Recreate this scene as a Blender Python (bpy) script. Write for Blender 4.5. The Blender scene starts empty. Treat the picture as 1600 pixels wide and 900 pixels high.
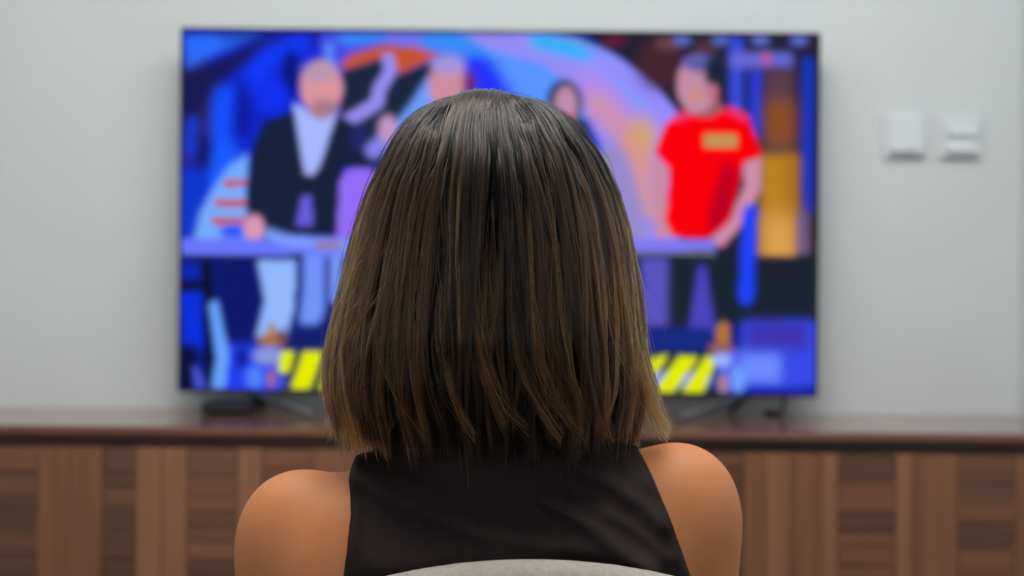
import bpy, bmesh, math, random
import numpy as np
from mathutils import Vector

random.seed(7)
rng = np.random.default_rng(7)
S = bpy.context.scene
COL = S.collection

# ------------------------------------------------------------------ camera
CAM_Z = 1.08
F_PX = 2222.0
ROLL = math.radians(0.5)
cam_d = bpy.data.cameras.new('camera')
cam_d.sensor_width = 36.0
cam_d.lens = 36.0 * F_PX / 1600.0
cam_d.dof.use_dof = True
cam_d.dof.focus_distance = 1.085
cam_d.dof.aperture_fstop = 3.9
cam = bpy.data.objects.new('camera', cam_d)
COL.objects.link(cam)
cam.location = (0, 0, CAM_Z)
cam.rotation_euler = (math.pi / 2, -ROLL, 0)
S.camera = cam

def P(px, py, d):
    """photo pixel + distance along Y -> world point"""
    u, v = (px - 800.0) / F_PX, (450.0 - py) / F_PX
    c, s = math.cos(ROLL), math.sin(ROLL)
    return Vector(((u * c - v * s) * d, d, CAM_Z + (u * s + v * c) * d))

# ------------------------------------------------------------------ world, light, exposure
S.view_settings.view_transform = 'Standard'
S.view_settings.look = 'None'
S.view_settings.gamma = 1.0
S.view_settings.exposure = 0.0
S.view_settings.use_curve_mapping = False
W = bpy.data.worlds.new('world'); S.world = W
W.use_nodes = True
W.node_tree.nodes['Background'].inputs[0].default_value = (0.75, 0.85, 1.0, 1)
W.node_tree.nodes['Background'].inputs[1].default_value = 0.3

def area(name, loc, rot, sx, sy, power, col):
    l = bpy.data.lights.new(name, 'AREA'); l.shape = 'RECTANGLE'
    l.size, l.size_y, l.energy, l.color = sx, sy, power, col
    o = bpy.data.objects.new(name, l); COL.objects.link(o)
    o.location = loc; o.rotation_euler = rot
    return o
# daylight entering by the window in the wall behind the camera
area('window_daylight', (-0.9, -1.52, 1.55), (math.radians(90), 0, 0), 1.7, 1.3, 11.0, (0.93, 0.97, 1.0))

# ------------------------------------------------------------------ material helpers
def lin(c):
    c = np.asarray(c, float) / 255.0
    return np.where(c <= 0.04045, c / 12.92, ((c + 0.055) / 1.055) ** 2.4)
def rgba(c):
    l = lin(c); return (float(l[0]), float(l[1]), float(l[2]), 1.0)

def mat(name, c, rough=0.5, c2=None, scale=(8, 8, 8), metal=0.0, bump=0.0, detail=4.0, spec=0.5, sss=0.0, bscale=None, coat=0.0):
    m = bpy.data.materials.new(name); m.use_nodes = True
    nt = m.node_tree; b = nt.nodes['Principled BSDF']
    b.inputs['Roughness'].default_value = rough
    b.inputs['Metallic'].default_value = metal
    b.inputs['Specular IOR Level'].default_value = spec
    b.inputs['Coat Weight'].default_value = coat
    if sss:
        b.inputs['Subsurface Weight'].default_value = sss
        b.inputs['Subsurface Radius'].default_value = (1.0, 0.35, 0.2)
        b.inputs['Subsurface Scale'].default_value = 0.008
    tc = nt.nodes.new('ShaderNodeTexCoord')
    mp = nt.nodes.new('ShaderNodeMapping'); mp.inputs['Scale'].default_value = scale
    nt.links.new(tc.outputs['Object'], mp.inputs['Vector'])
    nz = nt.nodes.new('ShaderNodeTexNoise'); nz.inputs['Scale'].default_value = 1.0
    nz.inputs['Detail'].default_value = detail
    nt.links.new(mp.outputs[0], nz.inputs['Vector'])
    rp = nt.nodes.new('ShaderNodeValToRGB')
    rp.color_ramp.elements[0].position = 0.3; rp.color_ramp.elements[1].position = 0.7
    rp.color_ramp.elements[0].color = rgba(c)
    rp.color_ramp.elements[1].color = rgba(c2 if c2 is not None else c)
    nt.links.new(nz.outputs['Fac'], rp.inputs[0])
    nt.links.new(rp.outputs[0], b.inputs['Base Color'])
    if bump:
        src = nz
        if bscale:
            mp2 = nt.nodes.new('ShaderNodeMapping'); mp2.inputs['Scale'].default_value = bscale
            nt.links.new(tc.outputs['Object'], mp2.inputs['Vector'])
            src = nt.nodes.new('ShaderNodeTexNoise'); src.inputs['Scale'].default_value = 1.0
            nt.links.new(mp2.outputs[0], src.inputs['Vector'])
        bp = nt.nodes.new('ShaderNodeBump'); bp.inputs['Strength'].default_value = bump
        bp.inputs['Distance'].default_value = 0.001
        nt.links.new(src.outputs['Fac'], bp.inputs['Height'])
        nt.links.new(bp.outputs[0], b.inputs['Normal'])
    return m

def emit(name, c, k):
    m = bpy.data.materials.new(name); m.use_nodes = True
    nt = m.node_tree; nt.nodes.clear()
    o = nt.nodes.new('ShaderNodeOutputMaterial'); e = nt.nodes.new('ShaderNodeEmission')
    e.inputs[0].default_value = rgba(c); e.inputs[1].default_value = k
    nt.links.new(e.outputs[0], o.inputs[0])
    return m

M = {}
M['wall'] = mat('wall_paint', (211, 218, 219), 0.62, (214, 221, 222), (3, 3, 3), bump=0.05, bscale=(250, 250, 250))
M['ceiling'] = mat('ceiling_paint', (232, 232, 230), 0.8)
M['floor'] = mat('floor_wood', (120, 92, 70), 0.4, (142, 112, 86), (2, 30, 2))
M['white_plastic'] = mat('white_plastic', (216, 221, 224), 0.5, (219, 224, 226))
M['rocker'] = mat('rocker_plastic', (212, 220, 225), 0.45, (215, 222, 226))
M['wood_v'] = mat('walnut_vertical', (118, 78, 54), 0.42, (140, 95, 67), (60, 60, 2.0), detail=6, bump=0.05)
M['wood_v2'] = mat('walnut_vertical_pale', (130, 90, 64), 0.42, (152, 106, 76), (60, 60, 2.0), detail=6, bump=0.05)
M['wood_h'] = mat('walnut_horizontal', (100, 66, 48), 0.42, (122, 84, 62), (2.0, 60, 60), detail=6, bump=0.05)
M['wood_h2'] = mat('walnut_horizontal_dark', (88, 58, 44), 0.42, (108, 74, 56), (2.0, 60, 60), detail=6, bump=0.05)
M['wood_h3'] = mat('walnut_horizontal_red', (114, 74, 52), 0.42, (134, 90, 64), (2.0, 60, 60), detail=6, bump=0.05)
M['wood_top'] = mat('walnut_top', (112, 74, 56), 0.2, (128, 88, 68), (2.0, 40, 40), detail=6, coat=0.6)
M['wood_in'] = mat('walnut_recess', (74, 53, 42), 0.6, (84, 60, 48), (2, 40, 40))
M['tv_black'] = mat('tv_black_plastic', (14, 16, 18), 0.35)
M['tv_metal'] = mat('tv_leg_metal', (86, 90, 91), 0.35, metal=0.6)
M['cable'] = mat('cable_rubber', (22, 22, 24), 0.5)
M['skin'] = mat('skin', (196, 124, 76), 0.55, (201, 131, 82), (30, 30, 30), sss=0.12, spec=0.3, bump=0.08, bscale=(420, 420, 420))
M['top'] = mat('aubergine_jersey', (31, 20, 21), 0.8, (38, 26, 27), (90, 90, 90), bump=0.25, bscale=(1100, 1100, 1100), spec=0.25)
M['denim'] = mat('dark_denim', (34, 40, 58), 0.85, (44, 52, 72), (60, 60, 60))
M['leather'] = mat('black_leather', (24, 22, 22), 0.4)
M['sole'] = mat('rubber_sole', (60, 56, 52), 0.7)
M['eye'] = mat('eye_white', (225, 222, 215), 0.15)
M['iris'] = mat('brown_iris', (62, 40, 26), 0.15)
M['lips'] = mat('lips', (172, 92, 84), 0.4)
M['brow'] = mat('eyebrow_hair', (58, 38, 28), 0.7)
M['chair_fabric'] = mat('grey_upholstery', (160, 154, 146), 0.9, (176, 170, 162), (240, 240, 30), bump=0.3, bscale=(700, 700, 700), spec=0.2)
M['chair_leg'] = mat('chair_leg_wood', (92, 66, 46), 0.45, (112, 82, 58), (40, 40, 3))
M['lamp'] = emit('ceiling_lamp_diffuser', (255, 252, 250), 11.2)
M['frame'] = mat('window_frame_white', (226, 226, 224), 0.4)

# ------------------------------------------------------------------ mesh helpers
def link(name, me, m, parent=None, smooth=False):
    o = bpy.data.objects.new(name, me); COL.objects.link(o)
    if m is not None and not me.materials: me.materials.append(m)
    if parent is not None: o.parent = parent
    if smooth: me.polygons.foreach_set('use_smooth', [True] * len(me.polygons))
    return o
def tag(o, label=None, cat=None, group=None, kind=None):
    if label: o['label'] = label
    if cat: o['category'] = cat
    if group: o['group'] = group
    if kind: o['kind'] = kind
    return o
def empty(name, loc=(0, 0, 0)):
    o = bpy.data.objects.new(name, None); COL.objects.link(o); o.location = loc; return o
def box_bm(bm, lo, hi, bevel=0.0, seg=2):
    b2 = bmesh.new()
    bmesh.ops.create_cube(b2, size=1.0)
    for v in b2.verts:
        v.co = Vector([(lo[i] + hi[i]) / 2 + v.co[i] * (hi[i] - lo[i]) for i in range(3)])
    if bevel:
        bmesh.ops.bevel(b2, geom=list(b2.edges), offset=bevel, segments=seg, affect='EDGES', profile=0.6)
    t = bpy.data.meshes.new('tmp'); b2.to_mesh(t); b2.free(); bm.from_mesh(t); bpy.data.meshes.remove(t)
def box(name, lo, hi, m, parent=None, bevel=0.0, smooth=False):
    bm = bmesh.new(); box_bm(bm, lo, hi, bevel)
    me = bpy.data.meshes.new(name); bm.to_mesh(me); bm.free()
    return link(name, me, m, parent, smooth)
def tube(name, pts, r, m, parent=None, n=10):
    """round bar through points; r may be a list"""
    pts = [Vector(p) for p in pts]
    rs = r if isinstance(r, (list, tuple)) else [r] * len(pts)
    vs, fs = [], []
    up = Vector((0, 0, 1))
    for i, p in enumerate(pts):
        t = (pts[min(i + 1, len(pts) - 1)] - pts[max(i - 1, 0)]).normalized()
        a = t.cross(up)
        if a.length < 1e-3: a = t.cross(Vector((1, 0, 0)))
        a.normalize(); b = t.cross(a)
        for k in range(n):
            q = 2 * math.pi * k / n
            vs.append(p + (a * math.cos(q) + b * math.sin(q)) * rs[i])
    for i in range(len(pts) - 1):
        for k in range(n):
            fs.append((i * n + k, i * n + (k + 1) % n, (i + 1) * n + (k + 1) % n, (i + 1) * n + k))
    fs.append(tuple(range(n))[::-1]); fs.append(tuple((len(pts) - 1) * n + k for k in range(n)))
    me = bpy.data.meshes.new(name); me.from_pydata(vs, [], fs); me.update()
    return link(name, me, m, parent, True)
def np_mesh(name, V, Q, m, parent=None, smooth=True):
    me = bpy.data.meshes.new(name)
    me.vertices.add(len(V)); me.vertices.foreach_set('co', np.ascontiguousarray(V, np.float32).ravel())
    k = Q.shape[1]
    me.loops.add(Q.size); me.loops.foreach_set('vertex_index', np.ascontiguousarray(Q, np.int32).ravel())
    me.polygons.add(len(Q)); me.polygons.foreach_set('loop_start', np.arange(0, Q.size, k, dtype=np.int32))
    me.update(calc_edges=True)
    o = link(name, me, m, parent)
    if smooth: me.polygons.foreach_set('use_smooth', np.ones(len(Q), bool))
    return o

# ------------------------------------------------------------------ room
WALL_Y, X0, X1, Y0, H = 2.85, -2.3, 1.016, -1.6, 2.55
T = 0.1
tag(box('wall_back', (X0 - T, WALL_Y, 0), (X1 + T, WALL_Y + T, H), M['wall']), 'pale grey painted wall behind the television', 'wall', kind='structure')
tag(box('wall_right', (X1, Y0, 0), (X1 + T, WALL_Y, H), M['wall']), 'pale grey side wall at the right picture edge', 'wall', kind='structure')
tag(box('wall_left', (X0 - T, Y0, 0), (X0, WALL_Y, H), M['wall']), 'pale grey side wall left of the sideboard', 'wall', kind='structure')
tag(box('floor', (X0 - T, Y0 - T, -0.1), (X1 + T, WALL_Y + T, 0), M['floor']), 'brown wooden floor of the room', 'floor', kind='structure')
tag(box('ceiling', (X0 - T, Y0 - T, H), (X1 + T, WALL_Y + T, H + 0.1), M['ceiling']), 'white ceiling of the room', 'ceiling', kind='structure')
# wall behind the camera with a window opening
bm = bmesh.new()
wx0, wx1, wz0, wz1 = -1.8, 0.0, 0.85, 2.25
for lo, hi in (((X0 - T, Y0 - T, 0), (wx0, Y0, H)), ((wx1, Y0 - T, 0), (X1 + T, Y0, H)), ((wx0, Y0 - T, 0), (wx1, Y0, wz0)), ((wx0, Y0 - T, wz1), (wx1, Y0, H))):
    box_bm(bm, lo, hi)
me = bpy.data.meshes.new('wall_front'); bm.to_mesh(me); bm.free()
tag(link('wall_front', me, M['wall']), 'pale grey wall with a window opening behind the viewer', 'wall', kind='structure')
win = tag(empty('window_1', (0, 0, 0)), 'white framed window behind the viewer', 'window', kind='structure')
bm = bmesh.new()
for lo, hi in (((wx0, -1.68, wz0), (wx0 + .05, -1.62, wz1)), ((wx1 - .05, -1.68, wz0), (wx1, -1.62, wz1)), ((wx0 + .05, -1.68, wz0), (wx1 - .05, -1.62, wz0 + .05)), ((wx0 + .05, -1.68, wz1 - .05), (wx1 - .05, -1.62, wz1)), ((-.925, -1.68, wz0 + .05), (-.875, -1.62, wz1 - .05))):
    box_bm(bm, lo, hi, 0.004)
me = bpy.data.meshes.new('window_frame'); bm.to_mesh(me); bm.free()
link('window_frame', me, M['frame'], win)
gm = mat('window_glass', (235, 240, 242), 0.02); gm.node_tree.nodes['Principled BSDF'].inputs['Transmission Weight'].default_value = 1.0
for xa, xb in ((wx0 + .05, -.925), (-.875, wx1 - .05)):
    box('pane', (xa, -1.654, wz0 + .05), (xb, -1.648, wz1 - .05), gm, win)
# ceiling lamps
for i, (x, y, sx, sy, lab) in enumerate(((-0.05, 1.0, 0.9, 0.5, 'square white ceiling lamp above the seated woman'), (-0.1, 1.7, 2.2, 0.32, 'long white ceiling lamp in front of the television'))):
    t = tag(empty('ceiling_lamp', (x, y, H)), lab, 'lamp')
    fr = box('lamp_housing', (-sx / 2 - .02, -sy / 2 - .02, -.045), (sx / 2 + .02, sy / 2 + .02, 0), M['frame'], t, 0.004)
    df = box('diffuser', (-sx / 2, -sy / 2, -.055), (sx / 2, sy / 2, -.046), M['lamp'], t, 0.002)

# ------------------------------------------------------------------ sideboard
CF = 2.48                                   # front face distance
top_z = P(800, 671, CF).z
side = tag(empty('sideboard', (-0.1, CF + 0.18, 0)), 'long walnut sideboard below the television', 'sideboard')
def rel(parent, v): return tuple(v[i] - parent.location[i] for i in range(3))
def pbox(name, lo, hi, m, parent, bevel=0.0):
    return box(name, rel(parent, lo), rel(parent, hi), m, parent, bevel)
SX0, SX1 = -1.25, X1 - 0.004
pbox('top_board', (SX0 - .01, CF - 0.004, top_z - 0.014), (SX1, WALL_Y - 0.002, top_z), M['wood_top'], side, 0.0015)
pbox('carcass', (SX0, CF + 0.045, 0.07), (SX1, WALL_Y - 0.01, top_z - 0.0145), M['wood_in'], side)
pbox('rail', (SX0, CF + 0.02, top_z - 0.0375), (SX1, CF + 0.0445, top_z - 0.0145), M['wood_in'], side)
pbox('plinth', (SX0 + .03, CF + 0.07, 0.0), (SX1, WALL_Y - 0.05, 0.0695), M['wood_in'], side)
cols = [(-240, -150, 'H'), (-150, -42, 'V'), (-42, 60, 'H'), (60, 162, 'V'), (162, 215, 'h'), (215, 295, 'W'), (295, 372, 'H'), (372, 412, 'W'), (412, 490, 'H'),
        (490, 560, 'V'), (560, 640, 'H'), (640, 740, 'V'), (740, 810, 'h'), (810, 880, 'V'), (880, 960, 'H'), (960, 1040, 'V'), (1040, 1108, 'H'),
        (1108, 1165, 'h'), (1165, 1200, 'V'), (1200, 1240, 'W'), (1240, 1285, 'V'), (1285, 1313, 'W'), (1313, 1403, 'H'), (1403, 1432, 'W'), (1432, 1500, 'V'), (1500, 1590, 'H'), (1590, 1705, 'V')]
front_top = top_z - 0.038
front_bot = 0.075
for a, b, k in cols:
    xa, xb = max((a - 800) / F_PX * CF, SX0), min((b - 800) / F_PX * CF, SX1)
    if k in 'VW':
        # one or two upright planks
        n = 2 if (b - a) > 75 else 1
        for j in range(n):
            u0, u1 = xa + (xb - xa) * j / n, xa + (xb - xa) * (j + 1) / n
            yo = rng.uniform(0, 0.003)
            pbox('plank', (u0 + .0006, CF + yo, front_bot), (u1 - .0006, CF + 0.044, front_top), M['wood_v2' if k == 'W' else 'wood_v'], side, 0.0008)
    else:
        z = front_top
        while z > front_bot + 0.012:
            h = rng.choice([0.026, 0.034, 0.042, 0.05])
            zb = max(z - h, front_bot)
            yo = rng.uniform(0.001, 0.005)
            pool = ['wood_h', 'wood_h2', 'wood_h3'] if k == 'H' else ['wood_h2', 'wood_h2', 'wood_h']
            pbox('stave', (xa + .0006, CF + yo, zb + .0006), (xb - .0006, CF + 0.044, z - .0006), M[pool[rng.integers(0, 3)]], side, 0.0008)
            z = zb

# ------------------------------------------------------------------ television
TVD = 2.765
tl, tr, br, bl = P(287, 48, TVD), P(1277, 55, TVD), P(1273, 616, TVD), P(282, 608, TVD)
tx0, tx1 = (tl.x + bl.x) / 2, (tr.x + br.x) / 2
tz0, tz1 = (bl.z + br.z) / 2, (tl.z + tr.z) / 2
tv = tag(empty('television', ((tx0 + tx1) / 2, TVD, top_z)), 'large flat television with a thin black frame showing a game show', 'television')
BZ = 0.005
pbox('housing', (tx0 - BZ, TVD + 0.001, tz0 - BZ), (tx1 + BZ, TVD + 0.022, tz1 + BZ), M['tv_black'], tv, 0.003)
pbox('rear_cover', (tx0 + .25, TVD + 0.0225, tz0 + .04), (tx1 - .25, TVD + 0.058, tz0 + .42), M['tv_black'], tv, 0.006)
for nm, lo, hi in (('bezel', (tx0 - BZ, TVD - .004, tz0 - BZ), (tx1 + BZ, TVD + .0005, tz0)), ('bezel', (tx0 - BZ, TVD - .004, tz1), (tx1 + BZ, TVD + .0005, tz1 + BZ)),
                   ('bezel', (tx0 - BZ, TVD - .004, tz0 + .0002), (tx0, TVD + .0005, tz1 - .0002)), ('bezel', (tx1, TVD - .004, tz0 + .0002), (tx1 + BZ, TVD + .0005, tz1 - .0002))):
    pbox(nm, lo, hi, M['tv_black'], tv, 0.001)
# two splayed legs, front foot turned inwards
for sgn in (-1, 1):
    xo = tv.location.x + sgn * 0.485
    zt = tz0 - 0.003
    f1 = (xo - sgn * 0.145, TVD - 0.125, top_z + 0.007)
    f2 = (xo - sgn * 0.02, TVD + 0.07, top_z + 0.007)
    tube('foot', [rel(tv, p) for p in ((xo, TVD + .008, zt), (xo - sgn * .05, TVD - .04, zt - .014), f1)], [.007, .0065, .0055], M['tv_metal'], tv)
    tube('foot', [rel(tv, p) for p in ((xo, TVD + .008, zt), (xo - sgn * .008, TVD + .035, zt - .014), f2)], [.007, .0065, .0055], M['tv_metal'], tv)

# --- picture on the screen: painted into a colour attribute of the screen mesh
NU, NV = 420, 238
uu, vv = np.meshgrid(np.linspace(0, 1, NU), np.linspace(0, 1, NV))      # v down
TLp, TRp, BRp, BLp = np.array((287, 48.)), np.array((1277, 55.)), np.array((1273, 616.)), np.array((282, 608.))
GX = (TLp[0] * (1 - uu) + TRp[0] * uu) * (1 - vv) + (BLp[0] * (1 - uu) + BRp[0] * uu) * vv
GY = (TLp[1] * (1 - uu) + TRp[1] * uu) * (1 - vv) + (BLp[1] * (1 - uu) + BRp[1] * uu) * vv
PIC = np.zeros((NV, NU, 3)); PIC[:] = lin((22, 30, 120))
STEP = 990.0 / NU
def blur(a, px):
    s = px / STEP
    if s < 0.3: return a
    r = int(3 * s) + 1
    k = np.exp(-0.5 * (np.arange(-r, r + 1) / s) ** 2); k /= k.sum()
    a = np.pad(a, r, mode='edge')
    a = np.apply_along_axis(lambda q: np.convolve(q, k, 'valid'), 0, a)
    return np.apply_along_axis(lambda q: np.convolve(q, k, 'valid'), 1, a)
def over(mask, c, alpha=1.0):
    global PIC
    m = (mask * alpha)[..., None]
    PIC = PIC * (1 - m) + lin(c) * m
def poly(pts, c, soft=3.0, alpha=1.0):
    ins = np.zeros(GX.shape, bool); n = len(pts)
    for i in range(n):
        (x1, y1), (x2, y2) = pts[i], pts[(i + 1) % n]
        cond = (y1 > GY) != (y2 > GY)
        with np.errstate(divide='ignore', invalid='ignore'):
            xi = (x2 - x1) * (GY - y1) / ((y2 - y1) if y2 != y1 else 1e-9) + x1
        ins ^= cond & (GX < xi)
    over(blur(ins.astype(float), soft), c, alpha)
def ell(cx, cy, rx, ry, c, soft=3.0, alpha=1.0):
    d = np.sqrt(((GX - cx) / rx) ** 2 + ((GY - cy) / ry) ** 2)
    over(blur((d < 1).astype(float), soft), c, alpha)
def rect(x0, y0, x1, y1, c, soft=3.0, alpha=1.0): poly([(x0, y0), (x1, y0), (x1, y1), (x0, y1)], c, soft, alpha)
def stroke(pts, w, c, soft=3.0, alpha=1.0):
    d = np.full(GX.shape, 1e9)
    for (x1, y1), (x2, y2) in zip(pts[:-1], pts[1:]):
        dx, dy = x2 - x1, y2 - y1
        t = np.clip(((GX - x1) * dx + (GY - y1) * dy) / (dx * dx + dy * dy), 0, 1)
        d = np.minimum(d, np.hypot(GX - x1 - t * dx, GY - y1 - t * dy))
    over(blur((d < w / 2).astype(float), soft), c, alpha)

# studio wall, left
rect(280, 40, 560, 400, (18, 40, 205), 1)
ell(300, 170, 40, 90, (44, 36, 92), 10)
poly([(285, 118), (420, 55), (520, 50), (470, 75), (385, 100), (330, 150), (300, 190), (285, 190)], (26, 26, 84), 7)
poly([(288, 56), (415, 50), (350, 78), (290, 108)], (44, 108, 250), 5)
stroke([(470, 68), (420, 90), (395, 125), (360, 170)], 34, (20, 58, 250), 8)
stroke([(350, 150), (345, 200), (350, 290)], 30, (24, 82, 255), 8)
ell(352, 268, 28, 45, (26, 92, 255), 9)
ell(455, 115, 14, 38, (12, 22, 120), 6)
ell(380, 170, 14, 50, (16, 26, 150), 8)
ell(425, 150, 25, 28, (20, 48, 240), 7)
rect(283, 270, 322, 370, (14, 56, 205), 8)
ell(318, 240, 12, 30, (20, 22, 92), 7)
stroke([(300, 190), (296, 240)], 16, (14, 62, 220), 6)
rect(345, 52, 420, 66, (30, 34, 110), 6, 0.6)
# light stage piece with red stripes
poly([(388, 240), (356, 262), (330, 300), (312, 335), (300, 388), (388, 388)], (118, 172, 255), 4)
ell(365, 362, 22, 14, (40, 90, 245), 5)
for y, xa in ((287, 350), (318, 336), (346, 330)): rect(xa, y - 5, 392, y + 5, (196, 84, 84), 2.5)
# arch over the black opening
rect(500, 45, 760, 120, (64, 74, 225), 4)
poly([(520, 55), (700, 50), (820, 52), (830, 90), (760, 95), (690, 84), (600, 66), (540, 72)], (56, 140, 250), 5)
stroke([(610, 58), (655, 62)], 14, (120, 110, 240), 4)
poly([(530, 105), (545, 86), (600, 70), (650, 74), (690, 86), (665, 98), (625, 120), (600, 95), (540, 112)], (196, 84, 44), 4)
poly([(534, 112), (596, 92), (625, 116), (672, 96), (690, 110), (660, 160), (640, 200), (610, 250), (545, 250), (530, 190)], (28, 40, 64), 3)
stroke([(607, 92), (610, 112), (592, 140), (590, 160), (572, 172), (542, 190)], 20, (150, 140, 236), 3)
rect(508, 68, 522, 108, (92, 138, 245), 4)
# central blue
poly([(720, 92), (800, 96), (870, 120), (930, 200), (960, 330), (700, 330), (700, 150)], (40, 70, 252), 8)
poly([(760, 70), (830, 60), (900, 90), (940, 160), (900, 210), (830, 190), (780, 110)], (88, 150, 255), 9)
stroke([(745, 110), (775, 160), (820, 200)], 34, (34, 50, 252), 7)
# large arch on the right
dark_r = [(930, 48), (1290, 48), (1290, 400), (1060, 400), (1060, 178), (1020, 128), (960, 85)]
outer = [(720, 50), (830, 50), (900, 60), (960, 86), (1020, 128), (1062, 178), (1064, 390), (960, 390), (950, 250), (905, 150), (850, 100), (760, 76)]
poly(outer, (150, 140, 246), 4)
stroke([(840, 64), (905, 80), (965, 115), (1010, 160)], 26, (44, 176, 252), 6)
stroke([(935, 95), (990, 130), (1048, 180)], 30, (150, 140, 255), 7)
stroke([(915, 120), (970, 170), (1030, 220)], 38, (172, 140, 240), 10)
stroke([(930, 160), (975, 205), (1010, 260)], 40, (206, 142, 176), 10)
ell(1003, 215, 22, 32, (206, 166, 104), 10)
stroke([(985, 220), (1000, 280), (1012, 330)], 26, (222, 150, 130), 9)
stroke([(958, 240), (985, 320), (995, 372)], 36, (150, 138, 200), 9)
poly([(925, 48), (1290, 48), (1290, 400), (1062, 400), (1064, 182), (1024, 130), (970, 88), (925, 62)], (36, 34, 52), 3)
ell(1030, 100, 34, 40, (72, 38, 48), 10)
ell(960, 62, 18, 10, (92, 30, 56), 4)
ell(1045, 68, 22, 9, (110, 72, 80), 5)
ell(1102, 75, 18, 12, (84, 52, 58), 5)
for x in (1066, 1126, 1188, 1248): ell(x, 62, 14, 8, (92, 112, 205), 4)
rect(1140, 58, 1160, 180, (58, 78, 226), 5)
rect(1172, 108, 1190, 215, (36, 62, 220), 5)
rect(1140, 82, 1238, 106, (104, 106, 214), 5)
ell(1197, 92, 9, 12, (170, 92, 150), 3)
rect(1254, 90, 1270, 330, (20, 56, 200), 5)
rect(1194, 108, 1240, 235, (92, 62, 78), 8)
rect(1196, 155, 1240, 228, (140, 78, 36), 10)
rect(1188, 240, 1246, 422, (186, 130, 30), 6)
rect(1228, 240, 1246, 400, (160, 100, 34), 8, 0.7)
rect(1192, 335, 1244, 418, (220, 160, 82), 14)
ell(1218, 412, 26, 10, (226, 166, 104), 7)
rect(1246, 330, 1262, 440, (112, 92, 140), 5)
rect(1060, 398, 1275, 505, (27, 38, 50), 3)
ell(1218, 426, 30, 10, (36, 34, 46), 4)
# middle of the studio
rect(560, 404, 1000, 620, (20, 34, 120), 3)
rect(600, 404, 660, 520, (90, 84, 190), 6); rect(700, 404, 780, 530, (24, 36, 60), 5); rect(860, 404, 920, 530, (27, 38, 50), 5)
rect(520, 520, 1010, 555, (24, 42, 130), 5); rect(520, 552, 1010, 618, (18, 28, 62), 3)
for x in range(540, 1000, 44): poly([(x + 20, 556), (x + 48, 556), (x + 28, 612), (x, 612)], (226, 236, 0), 2.5)
# man in the dark jacket
ell(562, 300, 38, 40, (146, 108, 246), 4); rect(520, 300, 600, 400, (146, 108, 246), 4)
poly([(410, 190), (458, 174), (470, 180), (520, 176), (548, 190), (572, 215), (596, 244), (572, 262), (540, 262), (530, 285), (526, 370), (390, 370), (384, 300), (392, 240)], (23, 35, 60), 3)
ell(560, 215, 12, 22, (34, 42, 110), 6)
poly([(458, 160), (478, 172), (500, 186), (528, 172), (514, 215), (498, 262), (488, 275), (476, 272), (468, 225)], (168, 184, 255), 3)
poly([(472, 306), (486, 306), (490, 352), (462, 352)], (104, 92, 220), 3)
poly([(482, 160), (522, 160), (510, 186), (494, 182)], (196, 140, 160), 3)
ell(502, 138, 33, 42, (214, 150, 160), 3)
ell(500, 112, 28, 16, (170, 150, 180), 5, 0.7)
ell(508, 168, 22, 14, (150, 108, 132), 5, 0.8)
ell(512, 140, 12, 14, (226, 148, 150), 5)
ell(397, 358, 16, 23, (216, 152, 176), 3)
# second man, mostly behind the viewer's head
poly([(668, 120), (640, 165), (600, 215), (620, 250), (720, 250), (735, 150)], (112, 158, 255), 4)
ell(700, 132, 30, 38, (206, 140, 160), 4)
ell(700, 100, 28, 14, (160, 150, 224), 5)
ell(734, 132, 10, 22, (108, 44, 96), 5)
stroke([(584, 235), (606, 216)], 26, (132, 130, 236), 4)
ell(606, 202, 15, 22, (192, 150, 196), 4)
poly([(660, 180), (735, 180), (765, 260), (770, 380), (640, 380), (640, 250)], (60, 90, 210), 4)
# woman with dark hair
poly([(862, 190), (900, 180), (918, 190), (930, 240), (960, 330), (860, 330)], (30, 40, 58), 4)
ell(882, 160, 28, 36, (36, 40, 74), 4)
ell(884, 164, 18, 30, (190, 142, 172), 4)
ell(886, 184, 9, 8, (206, 88, 108), 4)
ell(942, 262, 8, 20, (132, 150, 60), 5)
poly([(862, 240), (918, 240), (930, 380), (850, 380)], (30, 40, 58), 4)
rect(556, 374, 945, 392, (116, 118, 248), 3); rect(556, 392, 945, 401, (60, 66, 100), 3)
# man in the red shirt
poly([(1020, 245), (1046, 258), (1042, 305), (1058, 368), (1026, 374), (1014, 300)], (200, 140, 164), 3)
poly([(1160, 252), (1190, 243), (1190, 292), (1160, 350), (1128, 386), (1104, 378), (1140, 340), (1163, 290)], (206, 142, 170), 3)
poly([(1052, 184), (1082, 178), (1140, 168), (1168, 182), (1191, 243), (1160, 252), (1150, 300), (1138, 346), (1104, 372), (1052, 370), (1040, 345), (1046, 262), (1023, 238), (1038, 196)], (250, 0, 10), 2.5)
poly([(1132, 250), (1152, 262), (1140, 340), (1104, 370), (1110, 320)], (186, 0, 34), 6)
stroke([(1056, 184), (1078, 176)], 12, (236, 60, 120), 3)
stroke([(1142, 172), (1164, 184)], 12, (236, 50, 110), 3)
poly([(1082, 165), (1120, 150), (1132, 172), (1110, 182), (1094, 184)], (160, 92, 106), 3)
ell(1088, 132, 31, 45, (196, 140, 166), 3)
ell(1094, 98, 28, 14, (92, 92, 172), 4)
ell(1116, 112, 16, 26, (28, 38, 62), 4)
ell(1112, 142, 9, 12, (196, 110, 140), 3)
ell(1086, 148, 12, 10, (208, 140, 130), 4)
rect(1100, 209, 1152, 230, (190, 150, 92), 2.5)
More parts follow.
